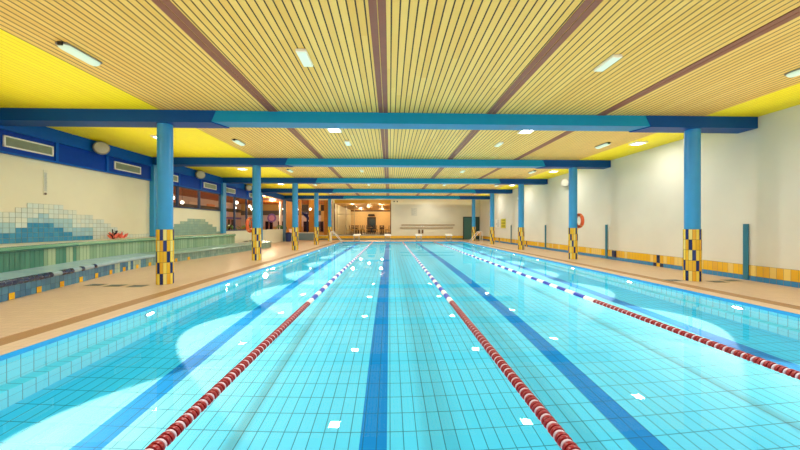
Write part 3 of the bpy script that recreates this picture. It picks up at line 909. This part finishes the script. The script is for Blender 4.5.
# glazed screen on the left of the cafe
f = MB()
for x in (-5.05, -4.2, -3.4): f.box(x-.03, x+.03, YF+.9, YF+.96, .4, 3.4)
f.box(-5.05, -3.4, YF+.9, YF+.96, 2.4, 2.46)
fo = struct(f.build('window_3', mat('screen_frame', '#b9ac88', .5)))
pm = MB(); pm.face([(-5.05, YF+.93, .4), (-3.4, YF+.93, .4), (-3.4, YF+.93, 3.4), (-5.05, YF+.93, 3.4)]); pm.build('pane', m_glass, fo)
m_cw = mat('chair_dark_wood', '#4a2c18', .5); m_cs = mat('chair_seat_ochre', '#b0862c', .6); m_tt = mat('table_top', '#d0a850', .4)
def make_chair(lab, loc, rz):
    t = thing('cafe_chair', lab, 'chair', loc, rz, 'dark wooden cafe chairs')
    MB().box(-.21, .21, -.21, .21, .43, .48).build('seat', m_cs, t, bevel=.01)
    b = MB(); 
    for sx in (-1, 1): b.tube([(sx*.19, .2, .46), (sx*.19, .25, .95)], .018, 6)
    for z in (.62, .76, .9): b.box(-.19, .19, .21+(z-.46)*.1, .235+(z-.46)*.1, z-.035, z+.035)
    b.build('backrest', m_cw, t)
    for sx in (-1, 1):
        for sy in (-1, 1): MB().tube([(sx*.19, sy*.19, 0), (sx*.18, sy*.18, .44)], .018, 6).build('leg', m_cw, t)
    return t
def make_table(lab, loc):
    t = thing('cafe_table', lab, 'table', loc, 0, 'cafe tables')
    MB().lathe([(.40, .71), (.42, .72), (.42, .75), (.40, .76)], n=24).build('tabletop', m_tt, t, smooth=True)
    MB().lathe([(.05, .03), (.04, .1), (.04, .71)], n=12).build('pedestal', m_cw, t, smooth=True)
    MB().lathe([(.26, 0), (.25, .03), (.05, .05)], n=20).build('base', m_cw, t, smooth=True)
    return t
ch0 = tb0 = None
tabs = ((-3.7, 33.0, 'front table by the glazed screen'), (-2.3, 34.6, 'table in the middle of the cafe'), (-.8, 33.0, 'front table by the end wall'), (-3.9, 37.5, 'rear table by the glazed screen'), (-.95, 37.0, 'rear table by the end wall'))
for k, (x, y, nm) in enumerate(tabs):
    lab = 'round ochre cafe table, ' + nm
    if tb0 is None: tb0 = make_table(lab, (x, y, .4))
    else: dup(tb0, (x, y, .4), 0, lab)
    for q, (dx, dy, wh) in enumerate(((-.62, 0, 'on its glazed-screen side'), (.62, 0, 'on its end-wall side'), (0, -.62, 'on its pool side'), (0, .62, 'on its back-wall side'))):
        rz = math.atan2(-dx, dy)
        lab = 'dark cafe chair at the %s, %s' % (nm, wh)
        loc = (x+dx, y+dy, .4)
        if ch0 is None: ch0 = make_chair(lab, loc, rz)
        else: dup(ch0, loc, rz, lab)
cs = None
for r_, x in enumerate((-3.6, -.85)):
    for k in range(4):
        y = 31.0 + 3.4*k
        lab = '%s spotlight in the cafe ceiling row over the %s' % (ORD[k], 'glazed screen side' if r_ == 0 else 'end wall side')
        if cs is None:
            cs = thing('cafe_spotlight', lab, 'ceiling light', (x, y, 3.45), 0, 'round spotlights in the cafe ceiling')
            MB().lathe([(.09, 0), (.09, -.05), (.075, -.05)], n=16).build('housing', m_white, cs, smooth=True)
            MB().lathe([(.074, -.03), (.06, -.055), (0, -.06)], n=16).build('bulb', mat('cafe_bulb', '#fff0cc', .4, var=0, emit=8), cs, smooth=True)
        else: dup(cs, (x, y, 3.45), 0, lab)
def point(loc, e, col, r=.15):
    l = bpy.data.lights.new('warm_lamp', 'POINT'); l.energy = e; l.color = col; l.shadow_soft_size = r
    o = bpy.data.objects.new('warm_lamp', l); COL.objects.link(o); o.location = loc
for x, y in ((-3.8, 32.5), (-.9, 32.5), (-2.4, 37.0), (-3.8, 41.5), (-1.0, 41.5)): point((x, y, 3.0), 75, (1, .8, .5))

# ------------------------------------------------------------------ leisure hall behind the windows
HX = -20.0; HY = 43.0
sbox('leisure_floor', mat('leisure_floor', '#b9a98c', .35), HX, XWL-.2, 6, HY, -.2, 0)
sbox('leisure_floor', mat('leisure_floor', '#b9a98c', .35), XWL-.2, -5.4, YF+.2, HY, -.2, 0)
m_orc = plank_mat('orange_ceiling', '#b5611c', '#c9762a', '#6a3408', pitch=.15)
sbox('ceiling_leisure', m_orc, HX, XWL-.2, 6, HY, 4.2, 4.35)
sbox('ceiling_leisure', m_orc, XWL-.2, -5.4, YF+.2, HY, 4.2, 4.35)
sbox('wall_leisure_side', mat('leisure_wall', '#cfb4a4', .7), HX-.2, HX, 6, HY, 0, 4.3)
sbox('wall_leisure_back', mat('leisure_back', '#c3a05c', .7), HX, -5.4, HY, HY+.2, 0, 4.3)
sbox('wall_leisure_front', mat('leisure_wall', '#cfb4a4', .7), HX, XWL-.2, 5.8, 6, 0, 4.3)
# coloured bands and tall windows on its side wall
bd = MB().box(HX, HX+.05, 8, HY, 2.15, 2.4); struct(bd.build('trim_leisure_band', mat('band_violet', '#6a5bb0', .5)))
for k in range(12):
    y = 9.5 + k*2.7
    f = MB()
    f.box(HX, HX+.04, y, y+1.8, .3, 2.1)
    o = struct(f.build('window_%d' % (k+4), mat('night_glass', '#241a2a', .15)))
    fr2 = MB()
    for yy in (y, y+.88, y+1.74): fr2.box(HX+.03, HX+.09, yy, yy+.06, .3, 2.1)
    fr2.build('frame', mat('frame_pink', '#cfa6a0', .5), o)
pn = [('#d98a5a',), ('#c9b6d0',), ('#b86a30',), ('#e0c8b0',)]
for k in range(10):
    y = 10.2 + k*3.1
    o = MB().box(HX+.02, HX+.08, y, y+1.5, 2.5, 3.7).build('wall_panel', mat('wall_panel_%d' % (k % 4), pn[k % 4][0], .6))
    struct(o)
sbox('trim_leisure_dark_band', mat('dark_wood_band', '#4a3a26', .6), HX+.0, HX+.1, 8, HY, 3.05, 3.45)
sbox('trim_leisure_dark_band', mat('grey_band', '#5b5a58', .6), HX, -9.3, HY-.08, HY, 2.75, 3.35)
sbox('trim_leisure_pale_band', mat('pale_band', '#c9c0c4', .6), HX, -9.3, HY-.06, HY, 1.2, 2.7)
for k in range(6):
    x = -18.5 + k*1.7
    o = struct(MB().box(x, x+1.1, HY-.1, HY, .5, 1.9).build('window_%d' % (k+20), mat('night_glass', '#241a2a', .15)))
    fr2 = MB()
    for xx in (x, x+.53, x+1.06): fr2.box(xx, xx+.05, HY-.14, HY-.09, .5, 1.9)
    fr2.build('frame', mat('frame_pink', '#cfa6a0', .5), o)
t = thing('oval_sign', 'violet and pink oval sign on the pale band of the leisure hall back wall', 'sign', (-15.9, HY-.06, 2.35))
MB().lathe([(.6, -.04), (.6, 0)], n=24, axis=1).build('plate', mat('sign_violet', '#8a6fc0', .5), t)
MB().lathe([(.38, -.05), (.38, -.03)], n=24, axis=1).build('emblem', mat('sign_pink', '#d8a0c8', .5), t)
o = MB().lathe([(.16, 0), (.16, 4.2)], n=16).build('white_post', m_white, smooth=True); o.location = (-13.2, 38.5, 0)
tag(o, 'round white post in the leisure hall seen past the second column', 'post', None, 'thing')
# ochre pillars and dark screens behind the end of the pool
for k, (x, y, hw_) in enumerate(((-11.0, 35.0, .38), (-9.85, 35.0, .12), (-8.4, 35.0, .48), (-6.9, 34.6, .25))):
    o = MB().box(x-hw_, x+hw_, y-.12, y+.12, 0, 4.2).build('ochre_pillar', mat('ochre_pillar', '#b8821e', .5), bevel=.01)
    tag(o, '%s ochre square pillar in the leisure hall, counting toward the cafe' % ORD[k], 'pillar', 'ochre pillars of the leisure hall', 'thing')
for k, (x, y) in enumerate(((-9.65, 36.0), (-7.45, 36.2), (-6.2, 36.6))):
    t = thing('hanging_screen', '%s dark framed screen hanging in the leisure hall, counting toward the cafe' % ORD[k], 'screen', (x, y, 2.5), 0, 'dark screens in the leisure hall')
    MB().box(-.42, .42, -.04, .04, .5, 1.2).build('panel', mat('screen_dark', '#3a3630', .5), t, bevel=.01)
    for sx in (-1, 1): MB().tube([(sx*.3, 0, 1.2), (sx*.3, 0, 1.7)], .015, 6).build('hanger', m_dark, t)
# blue slide
t = thing('water_slide', 'dark blue curved slide in the leisure hall beyond the pool', 'slide', (-9.75, 37.6, 0))
pth = []
for k in range(15):
    u = k/14; a = -2.2 + u*3.4
    pth.append((.55*math.cos(a) + u*.5, .55*math.sin(a), 3.0 - 2.5*u))
ch = MB(); prof_ = [(.4*math.cos(q), .4*math.sin(q)) for q in [PI + PI*j/8 for j in range(9)]]
rws = []
for i, p in enumerate(pth):
    tt = Vector(pth[min(i+1, 14)]) - Vector(pth[max(i-1, 0)]); tt.z = 0; tt.normalize(); sd_ = Vector((tt.y, -tt.x, 0))
    rws.append([Vector(p) + sd_*u + Vector((0, 0, v)) for u, v in prof_])
for i in range(14):
    for j in range(8): ch.face([rws[i][j], rws[i+1][j], rws[i+1][j+1], rws[i][j+1]])
ch.build('chute', mat('slide_blue', '#16349a', .3), t, smooth=True)
MB().lathe([(.09, 0), (.09, 3.0)], n=12).build('post', mat('slide_post', '#1a2a60', .4), t, smooth=True)
MB().box(-.7, .1, -1.1, -.3, 2.75, 2.83).build('platform', mat('slide_platform', '#2a58b0', .4), t)
# globes
gb_ = None
gl_pos = [(-11.5, 24.0), (-12.5, 28.5), (-11, 33), (-9.95, 34.2), (-13.5, 20.0), (-12, 16.2), (-8.3, 33.2), (-6.6, 38.2), (-15.5, 24), (-15, 31)]
for k, (x, y) in enumerate(gl_pos):
    lab = 'white globe pendant in the leisure hall, %s counting from the high windows' % ORD[k]
    z = 3.05
    if gb_ is None:
        gb_ = thing('globe_pendant', lab, 'pendant lamp', (x, y, z), 0, 'globe pendants of the leisure hall')
        MB().lathe([(.0, -.12), (.06, -.104), (.104, -.06), (.12, 0), (.104, .06), (.06, .104), (.0, .12)], n=16, cap=False).build('globe', mat('globe_glow', '#fff2d8', .4, var=0, emit=5), gb_, smooth=True)
        MB().tube([(0, 0, .115), (0, 0, 1.15)], .012, 6).build('cord', m_dark, gb_)
    else: dup(gb_, (x, y, z), 0, lab)
for x, y in ((-12, 12), (-13, 18), (-13, 25), (-12.5, 32), (-8.5, 35), (-7, 40), (-14, 38)): point((x, y, 3.6), 200, (1, .78, .52), .25)
# potted palms and white loungers
pp = None
for k, (x, y) in enumerate(((-10.6, 19.0), (-11.5, 23.2), (-12.0, 27.0), (-10.5, 31.0), (-6.6, 35.6))):
    lab = 'potted palm on the leisure hall floor, %s counting from the high windows' % ORD[k]
    if pp is None:
        pp = thing('potted_palm', lab, 'potted plant', (x, y, 0), 0, 'potted palms of the leisure hall')
        MB().lathe([(.2, 0), (.28, .4), (.3, .42), (.27, .42)], n=16).build('pot', mat('pot_clay', '#a0522d', .6), pp, smooth=True)
        MB().tube([(0, 0, .3), (.03, 0, .9), (0, .03, 1.2)], [.06, .045, .03], 8).build('trunk', mat('palm_trunk', '#5c4428', .8), pp, smooth=True)
        lf = MB()
        for q in range(16):
            a = q*2.4; e_ = .3 + .5*((q*37) % 10)/10
            prv = None
            for s_ in range(6):
                u = s_/5; r_ = .75*u; z = 1.2 + e_*u - .75*u*u
                w_ = .09*math.sin(PI*min(1, u*.9+.1))
                c0 = Vector((r_*math.cos(a), r_*math.sin(a), z)); sd_ = Vector((-math.sin(a), math.cos(a), 0))*w_
                if prv: lf.face([prv[0], prv[1], c0+sd_, c0-sd_])
                prv = (c0-sd_, c0+sd_)
        lf.build('fronds', mat('palm_green', '#3f8a34', .5, var=.2), pp)
    else: dup(pp, (x, y, 0), k*.7, lab)
lg = None
for k, (x, y) in enumerate(((-10.3, 21.2), (-10.4, 24.8), (-10.6, 28.6), (-9.9, 32.6))):
    lab = 'white lounger in the leisure hall, %s counting from the high windows' % ORD[k]
    if lg is None:
        lg = thing('pool_lounger', lab, 'lounger', (x, y, 0), .4, 'white loungers of the leisure hall')
        MB().box(-.32, .32, -.9, .35, .32, .4).build('bed', m_white, lg, bevel=.02)
        MB().prism([(.35, .34), (.4, .34), (.95, .95), (.89, .98)], 0, -.32, .32).build('backrest', m_white, lg, bevel=.01)
        for sx in (-1, 1):
            for yy in (-.75, .25): MB().box(sx*.27-.025, sx*.27+.025, yy-.025, yy+.025, 0, .33).build('leg', m_white, lg)
    else: dup(lg, (x, y, 0), .4, lab)

# ------------------------------------------------------------------ fill light added through the open end behind the camera
w = bpy.data.worlds.new('world'); C.world = w; w.use_nodes = True
bg = w.node_tree.nodes['Background']; bg.inputs[0].default_value = (1, .97, .92, 1); bg.inputs[1].default_value = .75

# ------------------------------------------------------------------ camera
cam = bpy.data.cameras.new('camera'); co = bpy.data.objects.new('camera', cam); COL.objects.link(co)
cam.sensor_width = 36; cam.lens = 36*313.96/800; cam.shift_y = .8125/800; cam.clip_end = 200; cam.clip_start = .05
co.location = (0, 0, 1.3); co.rotation_euler = (PI/2, 0, -.0331)
C.camera = co

C.cycles.use_denoising = True
C.cycles.max_bounces = 10; C.cycles.diffuse_bounces = 5; C.cycles.glossy_bounces = 4; C.cycles.transmission_bounces = 6; C.cycles.transparent_max_bounces = 8
C.cycles.sample_clamp_indirect = 6
C.view_settings.view_transform = 'Standard'
C.view_settings.look = 'None'
C.view_settings.exposure = 0.36
